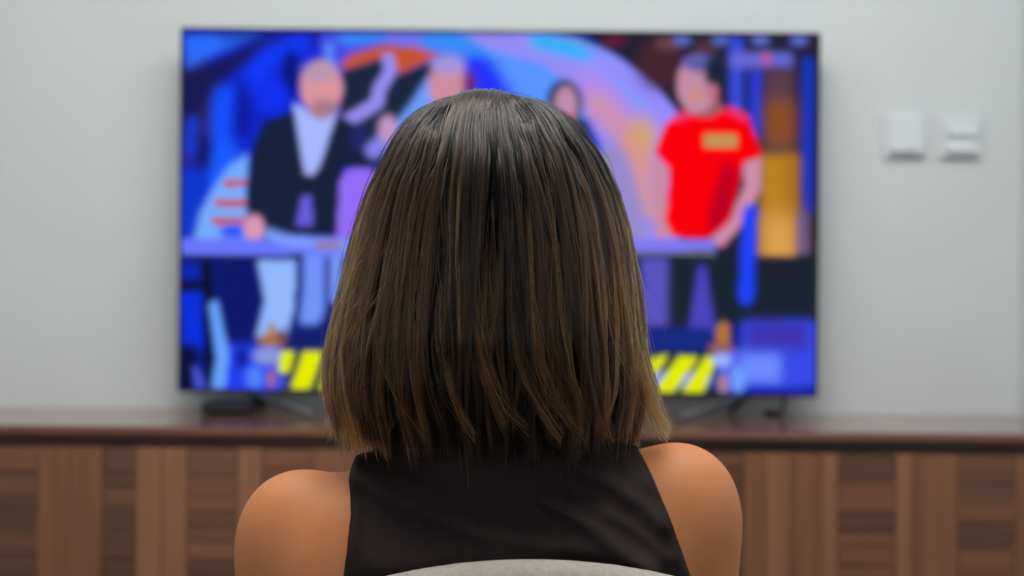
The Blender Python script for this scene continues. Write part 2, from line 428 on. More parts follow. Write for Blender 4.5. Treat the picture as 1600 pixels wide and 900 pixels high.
# desks
rect(280, 374, 560, 404, (106, 118, 250), 3)
stroke([(420, 366), (450, 376), (540, 384)], 16, (128, 160, 255), 4)
stroke([(496, 382), (530, 384)], 11, (152, 116, 156), 3)
rect(280, 404, 560, 612, (16, 30, 120), 2)
rect(280, 399, 480, 407, (18, 24, 56), 2)
rect(940, 374, 1118, 392, (128, 120, 246), 2.5)
rect(940, 392, 1118, 400, (104, 110, 134), 2.5)
rect(940, 400, 1112, 520, (27, 38, 50), 2)
rect(1002, 402, 1044, 512, (90, 84, 190), 5)
poly([(1092, 414), (1102, 414), (1118, 518), (1076, 518)], (74, 70, 190), 4)
stroke([(1172, 330), (1166, 465)], 22, (30, 68, 252), 4)
# below the left desk
rect(283, 410, 312, 440, (16, 40, 175), 5)
rect(283, 455, 320, 545, (12, 48, 220), 5)
rect(280, 440, 328, 453, (14, 22, 38), 3)
poly([(316, 408), (332, 408), (334, 470), (328, 500), (340, 600), (322, 610), (318, 500)], (12, 20, 40), 3)
poly([(338, 408), (402, 408), (406, 480), (388, 535), (350, 535), (342, 470)], (16, 24, 108), 3)
rect(283, 538, 304, 612, (12, 16, 36), 5)
poly([(300, 572), (310, 575), (322, 606), (304, 606)], (74, 84, 214), 3)
rect(346, 540, 440, 612, (36, 62, 238), 6)
ell(378, 560, 10, 16, (18, 26, 130), 5)
rect(440, 510, 560, 548, (20, 34, 110), 3)
rect(440, 548, 560, 612, (18, 26, 66), 2)
poly([(326, 474), (340, 470), (350, 520), (358, 550), (352, 608), (330, 608), (338, 560)], (104, 162, 255), 3)
poly([(402, 408), (462, 408), (460, 480), (448, 522), (400, 528), (414, 470)], (146, 184, 255), 3)
poly([(474, 398), (508, 398), (506, 490), (496, 506), (468, 506), (474, 450)], (112, 148, 252), 4)
poly([(516, 398), (535, 398), (530, 475), (516, 475)], (126, 158, 255), 4)
ell(424, 532, 22, 9, (168, 112, 40), 3); ell(424, 516, 6, 12, (176, 118, 30), 3); ell(440, 524, 8, 10, (120, 66, 50), 3)
ell(420, 556, 26, 14, (140, 152, 214), 4); ell(424, 592, 7, 14, (176, 110, 90), 3); ell(398, 590, 14, 18, (84, 132, 255), 5); ell(438, 596, 10, 12, (80, 82, 220), 4)
YEL = (226, 236, 0)
poly([(440, 548), (461, 548), (452, 583), (434, 583)], YEL, 2.5)
poly([(474, 549), (506, 549), (484, 608), (454, 608)], YEL, 2.5)
poly([(514, 555), (540, 555), (526, 608), (498, 608)], YEL, 2.5)
# bottom right
rect(990, 512, 1112, 552, (24, 42, 130), 5)
rect(990, 550, 1125, 618, (18, 30, 60), 3)
rect(1000, 582, 1112, 602, (124, 136, 250), 5)
poly([(1010, 562), (1046, 553), (1006, 614), (985, 614)], YEL, 2.5)
poly([(1062, 555), (1092, 558), (1052, 614), (1019, 614)], YEL, 2.5)
poly([(1104, 555), (1122, 558), (1098, 614), (1064, 614)], YEL, 2.5)
rect(1160, 502, 1275, 612, (56, 74, 232), 5)
rect(1165, 502, 1262, 545, (62, 52, 176), 8)
rect(1145, 552, 1220, 598, (108, 140, 255), 7)
rect(1122, 548, 1160, 612, (90, 104, 238), 5)
rect(1150, 604, 1275, 618, (24, 36, 170), 4)
ell(1154, 592, 11, 22, (112, 160, 255), 4)
ell(1130, 522, 11, 20, (182, 118, 46), 3); ell(1126, 544, 20, 9, (150, 96, 90), 3); ell(1128, 562, 14, 11, (160, 178, 255), 3); ell(1130, 600, 8, 14, (176, 130, 120), 3)
rect(282, 42, 1280, 54, (20, 24, 60), 3, 0.5)
V = np.stack([tx0 + (tx1 - tx0) * uu, np.full(uu.shape, TVD), tz1 + (tz0 - tz1) * vv], -1).reshape(-1, 3) - np.array(tv.location)
idx = np.arange(NU * NV).reshape(NV, NU)
Q = np.stack([idx[:-1, :-1], idx[1:, :-1], idx[1:, 1:], idx[:-1, 1:]], -1).reshape(-1, 4)
scr = bpy.data.materials.new('screen_picture'); scr.use_nodes = True
nt = scr.node_tree; nt.nodes.clear()
no = nt.nodes.new('ShaderNodeOutputMaterial'); ne = nt.nodes.new('ShaderNodeEmission'); na = nt.nodes.new('ShaderNodeAttribute')
na.attribute_name = 'picture'; ne.inputs[1].default_value = 1.0
nt.links.new(na.outputs['Color'], ne.inputs[0]); nt.links.new(ne.outputs[0], no.inputs[0])
so = np_mesh('screen', V, Q, scr, tv, False)
so['label'] = 'lit screen showing a blue game show studio'
at = so.data.attributes.new('picture', 'FLOAT_COLOR', 'POINT')
at.data.foreach_set('color', np.concatenate([PIC.reshape(-1, 3), np.ones((NU * NV, 1))], 1).astype(np.float32).ravel())

# ------------------------------------------------------------------ small things on and above the sideboard
p = P(360, 648, 2.74)
stb = tag(empty('media_box', (p.x, 2.74, top_z)), 'small flat black media box on the sideboard beneath the television', 'media box')
box('case', (-.047, -.045, .003), (.047, .045, .024), M['tv_black'], stb, .003)
box('front_panel', (-.042, -.0462, .007), (.042, -.0448, .019), M['cable'], stb, .0005)
for sx in (-.035, .035):
    for sy in (-.035, .035):
        box('rubber_foot', (sx - .005, sy - .005, 0), (sx + .005, sy + .005, .004), M['cable'], stb)
p = P(1224, 640, 2.80)
cab = tube('power_cable', [(p.x - .002, 2.7915, tz0 + .05), (p.x, 2.793, tz0 - .02), (p.x - .002, 2.80, top_z + .016), (p.x - .004, 2.798, top_z + .0045), (p.x - .012, 2.81, top_z + .0042), (p.x - .03, 2.83, top_z + .0042)], .004, M['cable'])
tag(cab, 'thin dark cable hanging from the television down to the sideboard', 'cable')
for cx_, cy_, lab, two in ((1412, 213, 'white square wall switch with one raised rocker nearer the television', False), (1498, 214, 'white square wall switch with a split rocker farther from the television', True)):
    p = P(cx_, cy_, WALL_Y)
    sw = tag(empty('wall_switch', (p.x, WALL_Y, p.z)), lab, 'switch', 'wall switches beside the television')
    box('plate', (-.043, -.010, -.043), (.043, 0, .043), M['white_plastic'], sw, .003)
    zs = ((-.032, .032),) if not two else ((-.032, -.001), (.001, .032))
    for za, zb in zs:
        bm = bmesh.new(); box_bm(bm, (-.031, -.014, za), (.031, -.0095, zb), .001)
        for v in bm.verts:
            if v.co.y < -.012: v.co.y -= (zb - v.co.z) / (zb - za) * .008      # lower edge stands proud
        me = bpy.data.meshes.new('rocker'); bm.to_mesh(me); bm.free()
        link('rocker', me, M['rocker'], sw)

# ------------------------------------------------------------------ implicit surfaces (smooth unions meshed by surface nets)
class Field:
    def __init__(s, lo, hi, h):
        s.h = h; s.lo = np.array(lo, float); s.n = np.ceil((np.array(hi) - s.lo) / h).astype(int) + 1
        s.ax = [s.lo[i] + h * np.arange(s.n[i]) for i in range(3)]
        s.f = np.full(s.n, 0.2)
    def sub(s, lo, hi):
        sl = []
        for i in range(3):
            a = max(0, int((lo[i] - s.lo[i]) / s.h)); b = min(s.n[i], int((hi[i] - s.lo[i]) / s.h) + 2)
            if b <= a: return None, None
            sl.append(slice(a, b))
        g = np.meshgrid(*[s.ax[i][sl[i]] for i in range(3)], indexing='ij')
        return tuple(sl), g
    def put(s, d, sl, k, op='u'):
        f = s.f[sl]
        if op == 'u':
            hh = np.clip(.5 + .5 * (f - d) / k, 0, 1); s.f[sl] = f * (1 - hh) + d * hh - k * hh * (1 - hh)
        else:
            d = -d
            hh = np.clip(.5 - .5 * (f - d) / k, 0, 1); s.f[sl] = f * (1 - hh) + d * hh + k * hh * (1 - hh)
    def cap(s, a, b, ra, rb, k=.02, sc=(1, 1, 1), op='u'):
        """tapered capsule, measured in a space stretched by sc about a"""
        a, b, sc = np.array(a, float), np.array(b, float), np.array(sc, float)
        m = max(ra, rb) + k + .03
        sl, g = s.sub(np.minimum(a, b) - m, np.maximum(a, b) + m)
        if sl is None: return
        ba = (b - a) * sc; q = [(g[i] - a[i]) * sc[i] for i in range(3)]
        t = np.clip((q[0] * ba[0] + q[1] * ba[1] + q[2] * ba[2]) / max((ba * ba).sum(), 1e-12), 0, 1)
        d = np.sqrt(sum((q[i] - t * ba[i]) ** 2 for i in range(3))) - (ra + (rb - ra) * t)
        s.put(d / max(sc) if max(sc) > 1 else d, sl, k, op)
    def ell(s, c, r, k=.02, op='u'):
        c, r = np.array(c, float), np.array(r, float)
        sl, g = s.sub(c - r - k - .03, c + r + k + .03)
        if sl is None: return
        q = [(g[i] - c[i]) / r[i] for i in range(3)]
        k0 = np.sqrt(sum(v * v for v in q)); k1 = np.sqrt(sum((q[i] / r[i]) ** 2 for i in range(3))) + 1e-9
        s.put(k0 * (k0 - 1) / k1, sl, k, op)
    def mesh(s, relax=1):
        f = s.f; ins = f < 0
        c = np.zeros(np.array(f.shape) - 1, np.int8)
        for dx in (0, 1):
            for dy in (0, 1):
                for dz in (0, 1):
                    c += ins[dx:f.shape[0] - 1 + dx, dy:f.shape[1] - 1 + dy, dz:f.shape[2] - 1 + dz]
        act = (c > 0) & (c < 8)
        I = np.argwhere(act); vid = np.full(act.shape, -1, np.int64); vid[act] = np.arange(len(I))
        acc = np.zeros((len(I), 3)); cnt = np.zeros(len(I))
        cr = [(x, y, z) for x in (0, 1) for y in (0, 1) for z in (0, 1)]
        for a in cr:
            for ax in range(3):
                if a[ax]: continue
                b = list(a); b[ax] = 1
                fa = f[I[:, 0] + a[0], I[:, 1] + a[1], I[:, 2] + a[2]]; fb = f[I[:, 0] + b[0], I[:, 1] + b[1], I[:, 2] + b[2]]
                x = (fa < 0) != (fb < 0)
                t = np.where(x, fa / np.where(x, fa - fb, 1), 0)
                pt = np.tile(np.array(a, float), (len(I), 1)); pt[:, ax] += t
                acc += pt * x[:, None]; cnt += x
        V = s.lo + (I + acc / cnt[:, None]) * s.h
        quads = []
        for ax in range(3):
            o1, o2 = [(1, 2), (2, 0), (0, 1)][ax]
            sa = [slice(None)] * 3; sb = [slice(None)] * 3
            sa[ax] = slice(0, -1); sb[ax] = slice(1, None)
            A, B = ins[tuple(sa)], ins[tuple(sb)]
            E = np.argwhere(A != B)
            E = E[(E[:, o1] > 0) & (E[:, o2] > 0) & (E[:, o1] < f.shape[o1] - 1) & (E[:, o2] < f.shape[o2] - 1)]
            fl = A[E[:, 0], E[:, 1], E[:, 2]]
            q = []
            for d1, d2 in ((1, 1), (0, 1), (0, 0), (1, 0)):
                C = E.copy(); C[:, o1] -= d1; C[:, o2] -= d2
                q.append(vid[C[:, 0], C[:, 1], C[:, 2]])
            q = np.stack(q, 1); q[~fl] = q[~fl][:, ::-1]
            quads.append(q)
        Q = np.concatenate(quads)
        for _ in range(relax):
            A = np.zeros_like(V); n = np.zeros(len(V))
            for i in range(4):
                for j in ((i + 1) % 4, (i + 3) % 4):
                    np.add.at(A, Q[:, i], V[Q[:, j]]); np.add.at(n, Q[:, i], 1)
            V = V * .5 + (A / n[:, None]) * .5
        return V, Q

# ------------------------------------------------------------------ the seated woman
CX = -0.018
LS, RS = Vector((-.163, 1.165, .872)), Vector((.128, 1.165, .897))
def torso(F, off=0.0, k=.03):
    F.ell((CX, 1.19, .56), (.162 + off, .117 + off, .105 + off), .015)
    F.cap((CX, 1.185, .56), (CX, 1.165, .66), .118 + off, .125 + off, .05, (1, 1.28, 1))
    F.cap((CX, 1.165, .66), (CX, 1.162, .80), .125 + off, .138 + off, .05, (1, 1.38, 1))
    F.cap(LS + Vector((.05, 0, -.03)), RS + Vector((-.05, 0, -.03)), .06 + off, .06 + off, .03)
    F.cap((CX - .01, 1.168, .965), (CX - .085, 1.165, .897), .042 + off, .034 + off, .03)
    F.cap((CX - .085, 1.165, .892), (LS.x + .01, 1.165, .888), .036 + off, .036 + off, .02)
    F.cap((CX + .01, 1.168, .98), (CX + .09, 1.165, .912), .042 + off, .034 + off, .03)
    F.cap((CX + .09, 1.165, .909), (RS.x, 1.165, .907), .036 + off, .038 + off, .02)
    for sg in (-1, 1):
        F.ell((CX + sg * .098, 1.122, .828), (.066 + off, .044 + off, .085 + off), .03)
        F.ell((CX + sg * .07, 1.245, .755), (.058 + off, .05 + off, .055 + off), .03)
def neck(F, off=0.0):
    F.cap((CX, 1.165, .93), (CX, 1.185, 1.07), .051 + off, .049 + off, .04)
def legs(F, off=0.0):
    for sg in (-1, 1):
        x = CX + sg * .085
        F.cap((x, 1.20, .515), (x + sg * .015, 1.60, .505), .078 + off, .056 + off, .012)
        F.cap((x + sg * .015, 1.605, .50), (x + sg * .02, 1.63, .30), .054 + off, .052 + off, .02)
        F.cap((x + sg * .02, 1.63, .30), (x + sg * .02, 1.625, .10), .052 + off, .034 + off, .03)
ELB = {-1: Vector((-.212, 1.185, .645)), 1: Vector((.178, 1.185, .655))}
WR = {-1: Vector((CX - .105, 1.405, .622)), 1: Vector((CX + .105, 1.405, .622))}
F = Field((-.29, 1.02, .0), (.26, 1.86, 1.26), .004)
torso(F); neck(F); legs(F)
for sg, SH in ((-1, LS), (1, RS)):
    F.ell(SH + Vector((sg * .001, 0, -.006)), (.0525, .055, .059), .012)
    F.ell(SH + Vector((sg * .016, 0, .014)), (.036, .04, .038), .02)
    F.cap(SH + Vector((sg * .004, 0, -.02)), ELB[sg], .05, .036, .03)
    F.cap(ELB[sg], ELB[sg] * .6 + WR[sg] * .4, .037, .038, .02)
    F.cap(ELB[sg] * .6 + WR[sg] * .4, WR[sg], .038, .025, .02)
    # hand resting on the thigh: palm, four fingers, thumb
    w = WR[sg]; fx = -sg * .25
    ty = w + Vector((fx * .06, .075, -.013))
    F.cap(w + Vector((0, .01, -.002)), w * .3 + ty * .7, .024, .026, .015, (1, 1, 1.7))
    for q, (lat, ln) in enumerate(((-.03, .062), (-.0105, .07), (.0105, .066), (.029, .052))):
        b0 = ty + Vector((sg * lat, -.008 - abs(lat) * .25, 0))
        b1 = b0 + Vector((fx * ln * .4 + sg * lat * .1, ln * .5, .001))
        b2 = b1 + Vector((fx * ln * .3, ln * .32, -.012))
        b3 = b2 + Vector((fx * ln * .1, ln * .18, -.014))
        F.cap(b0, b1, .0092, .0086, .005); F.cap(b1, b2, .0086, .008, .004); F.cap(b2, b3, .008, .0068, .004)
    t0 = w + Vector((-sg * .018, .03, -.004)); t1 = t0 + Vector((-sg * .026, .03, -.006)); t2 = t1 + Vector((-sg * .008, .026, -.008))
    F.cap(t0, t1, .012, .0102, .008); F.cap(t1, t2, .0102, .0075, .004)
    # foot
    x = CX + sg * .105
    F.cap((x, 1.615, .075), (x, 1.60, .045), .034, .034, .02); F.cap((x, 1.61, .05), (x + sg * .012, 1.78, .034), .036, .028, .03)
# head looking at the screen
F.ell((CX, 1.185, 1.132), (.074, .094, .092), .02)
F.ell((CX, 1.232, 1.075), (.058, .058, .07), .03)
F.cap((CX - .03, 1.245, 1.03), (CX + .03, 1.245, 1.03), .022, .022, .03)
F.ell((CX, 1.275, 1.018), (.02, .016, .014), .02)
for sg in (-1, 1):
    F.ell((CX + sg * .031, 1.288, 1.108), (.017, .013, .0105), .008, 's')
    F.ell((CX + sg * .042, 1.262, 1.078), (.02, .02, .016), .02)
    F.ell((CX + sg * .076, 1.192, 1.098), (.008, .018, .03), .008)
    F.cap((CX + sg * .05, 1.270, 1.127), (CX + sg * .012, 1.281, 1.126), .004, .005, .014)
    F.cap((CX + sg * .043, 1.270, 1.1155), (CX + sg * .019, 1.276, 1.1165), .0045, .005, .004)
    F.cap((CX + sg * .042, 1.270, 1.0995), (CX + sg * .02, 1.275, 1.098), .0035, .004, .004)
F.cap((CX, 1.283, 1.112), (CX, 1.301, 1.079), .008, .011, .012)
F.ell((CX - .011, 1.292, 1.074), (.009, .01, .008), .006); F.ell((CX + .011, 1.292, 1.074), (.009, .01, .008), .006)
F.cap((CX - .017, 1.283, 1.048), (CX + .017, 1.283, 1.048), .005, .005, .007)
F.cap((CX - .015, 1.282, 1.038), (CX + .015, 1.282, 1.038), .006, .006, .006)
V, Q = F.mesh(2)
person = np_mesh('person', V, Q, M['skin'])
person.data.materials.append(M['lips']); person.data.materials.append(M['brow'])
qc = V[Q].mean(1); mi = np.zeros(len(Q), np.int32)
ax_ = np.abs(qc[:, 0] - CX)
mi[(ax_ < .023) & (qc[:, 1] > 1.276) & (np.abs(qc[:, 2] - 1.043) < .0105 - ax_ * .3)] = 1
mi[(ax_ > .013) & (ax_ < .05) & (qc[:, 1] > 1.255) & (np.abs(qc[:, 2] - 1.128 + (ax_ - .03) ** 2 * 12) < .003)] = 2
person.data.polygons.foreach_set('material_index', mi)
tag(person, 'woman seen from behind with brown bob hair and dark sleeveless top', 'person')
for sg in (-1, 1):
    bm = bmesh.new(); bmesh.ops.create_uvsphere(bm, u_segments=20, v_segments=14, radius=.0118)
    me = bpy.data.meshes.new('eye'); bm.to_mesh(me); bm.free()
    me.materials.append(M['eye']); me.materials.append(M['iris'])
    for pl in me.polygons:
        if pl.center.y > .0103: pl.material_index = 1
    o = link('eye', me, None, person, True); o.location = (CX + sg * .031, 1.2705, 1.107)

# sleeveless top
Ft = Field((-.24, 1.03, .50), (.20, 1.34, 1.02), .003)
FOLDS = [([(548, 752), (640, 792), (740, 826), (824, 842), (920, 858), (1010, 882)], .0042, .009), ([(850, 782), (905, 812), (960, 848), (1015, 890)], .005, .007),
         ([(880, 728), (945, 752), (1000, 790), (1036, 826)], .0045, .008), ([(600, 880), (720, 868), (850, 866)], .003, .012), ([(560, 740), (620, 752), (690, 780)], .003, .008),
         ([(940, 800), (990, 826), (1046, 872)], .003, .006), ([(930, 706), (975, 722), (1010, 760)], .003, .008)]
torso(Ft, .005); 
Ft.cap((CX, 1.165, .93), (CX, 1.178, 1.0), .058, .056, .04)
g = np.meshgrid(*Ft.ax, indexing='ij')
def chain(pts, amp, wid):
    d = np.full(g[0].shape[0:1] + g[0].shape[2:], 1e9)
    X, Z = g[0][:, 0, :], g[2][:, 0, :]
    pw = [P(a, b, 1.085) for a, b in pts]
    for p1, p2 in zip(pw[:-1], pw[1:]):
        dx, dz = p2.x - p1.x, p2.z - p1.z
        t = np.clip(((X - p1.x) * dx + (Z - p1.z) * dz) / (dx * dx + dz * dz), 0, 1)
        d = np.minimum(d, np.hypot(X - p1.x - t * dx, Z - p1.z - t * dz))
    return amp * np.exp(-(d / wid) ** 2)
fold = 1.6 * sum(chain(*a) for a in FOLDS)
fold = fold + .0012 * np.sin(g[0][:, 0, :] * 60 + g[2][:, 0, :] * 85) * np.sin(g[2][:, 0, :] * 40 + 1)
backmask = np.clip((1.17 - g[1]) / .03, 0, 1)
Ft.f -= fold[:, None, :] * backmask
Zc = g[2]
edL = [(560, 690), (540, 728), (543, 760), (549, 800), (547, 850), (541, 900), (520, 940), (430, 985), (200, 1010)]
edR = [(975, 668), (1000, 700), (1020, 740), (1040, 790), (1060, 845), (1077, 895), (1100, 945), (1180, 985), (1400, 1010)]
def edge(ed):
    pw = sorted([(P(a, b, 1.10).z, P(a, b, 1.10).x) for a, b in ed])
    return np.interp(Ft.ax[2], [q[0] for q in pw], [q[1] for q in pw])
xl, xr = edge(edL)[None, None, :], edge(edR)[None, None, :]
reg = np.maximum(xl - g[0], g[0] - xr)
Ft.f -= .003 * (1 / (1 + np.exp(-(reg + .008) / .0008)))            # stitched armhole binding stands proud
Ft.f = np.maximum(Ft.f, reg * .9)
Ft.f = np.maximum(Ft.f, np.maximum(.515 - Zc, Zc - 1.0))
V, Q = Ft.mesh(1)
np_mesh('sleeveless_top', V, Q, M['top'], person)['label'] = 'dark aubergine sleeveless high-neck top'
# trousers and shoes
Fl = Field((-.24, 1.03, .06), (.21, 1.75, .64), .006)
Fl.ell((CX, 1.19, .54), (.173, .127, .108), .03); legs(Fl, .009)
g = np.meshgrid(*Fl.ax, indexing='ij')
Fl.f = np.maximum(Fl.f, np.maximum(.115 - g[2], g[2] - .60))
V, Q = Fl.mesh(1)
np_mesh('trousers', V, Q, M['denim'], person)
for sg in (-1, 1):
    x = CX + sg * .105
    Fs = Field((x - .08, 1.52, -.01), (x + .08, 1.86, .14), .004)
    Fs.cap((x, 1.615, .095), (x, 1.60, .05), .043, .043, .02); Fs.cap((x, 1.61, .05), (x + sg * .012, 1.785, .036), .044, .036, .03)
    g = np.meshgrid(*Fs.ax, indexing='ij')
    Fs.f = np.maximum(Fs.f, np.maximum(.0125 - g[2], g[2] - .11))
    V, Q = Fs.mesh(1)
    sh = np_mesh('shoe', V, Q, M['leather'], person)
    Fs = Field((x - .08, 1.52, -.01), (x + .08, 1.86, .06), .004)
    Fs.cap((x, 1.61, .01), (x + sg * .012, 1.785, .01), .047, .039, .03); g = np.meshgrid(*Fs.ax, indexing='ij')
    Fs.f = np.maximum(Fs.f, np.maximum(.0 - g[2], g[2] - .013))
    V, Q = Fs.mesh(0)
    np_mesh('sole', V, Q, M['sole'], sh)

# ------------------------------------------------------------------ hair
HD = 1.175                       # depth of the head's widest section
sil = np.array([(152, 735, 806), (156, 706, 828), (162, 678, 850), (170, 662, 868), (182, 646, 886), (200, 630, 904), (225, 614, 922), (250, 602, 940), (300, 578, 964), (350, 560, 979),
                (400, 546, 990), (450, 534, 998), (500, 522, 1004), (550, 512, 1009), (600, 507, 1012), (635, 512, 1006), (665, 521, 1000), (710, 532, 996), (740, 540, 990)], float)
zz = np.array([P(765, y, HD).z for y in sil[:, 0]])
xL = np.array([P(l, y, HD).x for y, l, r in sil]); xR = np.array([P(r, y, HD).x for y, l, r in sil])
zz = np.concatenate([[zz[0] + .0012], zz]); apx = (xL[0] + xR[0]) / 2
xL = np.concatenate([[apx - .002], xL]); xR = np.concatenate([[apx + .002], xR])
# back depth by height (same order, from the top down)
bz = zz[0] - np.concatenate([np.linspace(0, 1, 40) ** 2 * .125, [.15, .2, .235, .26, .29, .33]])
bd = np.concatenate([.117 * np.sqrt(1 - (1 - np.linspace(0, 1, 40) ** 2) ** 2.0) + .001, [.1185, .1165, .110, .102, .094, .086]])
NP_ = 220
zs = zz[0] + (zz[-1] - zz[0]) * (np.linspace(0, 1, NP_) ** 1.6)
def prof(zq):
    return np.interp(-zq, -zz, xL), np.interp(-zq, -zz, xR), np.interp(-zq, -bz, bd)
pL, pR, pB = prof(zs)
# arc length along the mean meridian
mr = (pR - pL) / 2
arc = np.concatenate([[0], np.cumsum(np.hypot(np.diff(mr), np.diff(zs)))]); ARC = arc[-1]
A_END = float(np.interp(-P(765, 668, HD).z, -zs, arc)) / ARC
def shell(th, a, depth):
    """th: angle (0 back, +pi/2 right), a: arc position 0..1, depth below the outer surface"""
    z = np.interp(a * ARC, arc, zs)
    l, r, b = prof(z)
    cxz = (l + r) / 2
    hw = (r - l) / 2
    fr = np.clip(b * .98, 0, .114)
    dep = np.where(np.cos(th) > 0, b, fr)
    # thickness: inward offset, also downwards near the crown
    flat = np.clip(1 - a / .35, 0, 1)
    s = 1 - depth / np.maximum(hw, .02) * (1 - .8 * flat)
    s = np.maximum(s, .05)
    e = np.abs(np.sin(th)) ** .94 * np.sign(np.sin(th))
    x = cxz + hw * e * s
    y = HD - dep * np.cos(th) * s
    return np.stack([x, y, z - depth * flat], -1)

# inner shell (solid body of the bob)
hair_m = mat('hair_body', (17, 13, 11), 0.95, (22, 16, 13), (200, 200, 10), spec=0.05)
ths = np.linspace(-math.radians(128), math.radians(128), 90); aa = np.linspace(0, A_END - .07, 80)
TH, AA = np.meshgrid(ths, aa)
V = shell(TH, AA, .011 + .010 * np.clip((AA - .5) / .25, 0, 1)).reshape(-1, 3)
idx = np.arange(TH.size).reshape(TH.shape)
Q = np.stack([idx[:-1, :-1], idx[1:, :-1], idx[1:, 1:], idx[:-1, 1:]], -1).reshape(-1, 4)
hair = np_mesh('hair', V, Q[:, ::-1], hair_m, person)
hair['label'] = 'straight brown bob with caramel highlights'

def sstep(x): x = np.clip(x, 0, 1); return x * x * (3 - 2 * x)
K = 26                                            # points per strand
t = np.linspace(0, 1, K)[None, :]
strands, colors, radii = [], [], []
def wave(n, amp, f, grow):                        # smooth random sideways drift
    ph = rng.uniform(0, 2 * np.pi, (n, 1)); fr = f * rng.uniform(.6, 1.4, (n, 1)); am = amp * rng.normal(0, 1, (n, 1))
    return am * (np.sin(ph + fr * t * 2 * np.pi) - np.sin(ph)) * t ** grow
# guides: big locks and fine locks
NB, NF = 58, 420
LIM = math.radians(140)
bt = np.sort(rng.uniform(-LIM, LIM, NB)); ft = np.sort(rng.uniform(-LIM, LIM, NF))
b_off = wave(NB, .10, .9, 1.4); f_off = wave(NF, .05, 1.1, .8)
b_dep = np.abs(wave(NB, .005, .7, .4)); f_dep = wave(NF, .002, 1.0, .4)
b_len = rng.normal(0, .022, NB); f_len = rng.normal(0, .016, NF)
b_bri = np.clip(rng.normal(.38, .36, NB), 0, 1); f_bri = np.clip(rng.normal(0, .2, NF), -.5, .5)
BSP = LIM / NB * 1.5; FSP = LIM / NF * 1.5
b_flick = rng.uniform(-.3, 1.6, NB)
def near(arr, v): 
    i = np.clip(np.searchsorted(arr, v), 1, len(arr) - 1)
    return np.where(np.abs(arr[i] - v) < np.abs(arr[i - 1] - v), i, i - 1)
def make(n, d0, d1, r0, a_lo, a_hi, th=None, frizz=1.0):
    th0 = rng.uniform(-LIM, LIM, n) if th is None else th
    ib = near(bt, th0 + rng.normal(0, .02, n)); jf = near(ft, th0 + rng.normal(0, .004, n))
    a0 = rng.uniform(a_lo, a_hi, n)[:, None]
    side = np.cos(th0)
    a1 = (A_END + b_len[ib] + f_len[jf] + rng.normal(0, .008, n))[:, None]
    a = a0 + (a1 - a0) * t
    cb = (.72 * sstep((a - .3) / .6) ** 1.5); cf = .8 * sstep((a - .12) / .5)
    thf = ft[jf][:, None] + f_off[jf]
    thb = bt[ib][:, None] + b_off[ib]
    th_ = th0[:, None] + (thf - th0[:, None]) * cf
    th_ = th_ + (thb - th_) * cb
    # tips sweep towards the right shoulder
    sw = sstep((a - A_END + .34) / .34) ** 1.5
    wgt = np.clip((th0 + 1.25) / .8, 0, 1) * np.clip((2.2 - th0) / .6, 0, 1)
    th_ = th_ + (sw * .40) * (wgt * b_flick[ib])[:, None]
    w2 = np.clip((th0 + .1) / .5, 0, 1) * np.clip((1.35 - th0) / .3, 0, 1)
    th_ = th_ + (.48 * sstep((a - A_END + .15) / .17) ** 1.3) * (w2 * b_flick[ib])[:, None]
    th_ = th_ + frizz * (wave(n, .012, 1.6, 1.0) + wave(n, .006, 4, 1.0))
    dep = rng.uniform(d0, d1, n)[:, None] + b_dep[ib] * sstep(a / .5) + f_dep[jf]
    gapb = np.abs(th0 - bt[ib]) / BSP; gapf = np.abs(th0 - ft[jf]) / FSP
    dep = dep + (.012 * np.clip(gapb, 0, 1.3) ** 2)[:, None] * sstep((a - .12) / .4) + (.003 * np.clip(gapf, 0, 1.3) ** 2)[:, None] * sstep((a - .1) / .3)
    dep = dep + .012 * (1 - sstep((a - a0) / .12)) * (a0 > .05)
    dep = dep + frizz * wave(n, .0012, 2.0, .5)
    right = np.clip((th0 - .75) / .5, 0, 1) * np.clip((2.0 - th0) / .5, 0, 1)
    dep = dep - (.018 * sw ** 1.5) * (right * b_flick[ib])[:, None] * rng.uniform(.2, 1.2, (n, 1))
    left = np.clip((-th0 - .9) / .5, 0, 1)
    p = shell(th_, a, dep)
    p[..., 2] += (.004 * rng.normal(0, 1, (n, 1)) * t ** 3)
    # colour: dark roots, caramel sides and tips; shade down the middle painted in
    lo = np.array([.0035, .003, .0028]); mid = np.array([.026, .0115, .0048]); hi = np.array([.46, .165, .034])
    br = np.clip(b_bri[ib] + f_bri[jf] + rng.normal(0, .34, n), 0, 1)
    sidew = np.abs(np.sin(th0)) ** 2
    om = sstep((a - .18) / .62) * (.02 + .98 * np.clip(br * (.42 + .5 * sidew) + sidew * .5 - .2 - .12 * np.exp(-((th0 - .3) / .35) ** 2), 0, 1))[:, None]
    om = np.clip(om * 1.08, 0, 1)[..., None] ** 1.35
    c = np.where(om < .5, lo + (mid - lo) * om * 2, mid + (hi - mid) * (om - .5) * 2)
    c = c * np.exp(rng.normal(-.12, .6, (n, 1, 1)))
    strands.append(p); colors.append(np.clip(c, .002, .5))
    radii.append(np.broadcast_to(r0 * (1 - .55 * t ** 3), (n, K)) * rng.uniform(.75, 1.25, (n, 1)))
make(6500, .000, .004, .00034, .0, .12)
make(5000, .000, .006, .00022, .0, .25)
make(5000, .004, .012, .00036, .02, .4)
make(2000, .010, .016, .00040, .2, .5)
make(260, -.004, .002, .00012, .0, .3, frizz=5.0)        # fly-aways
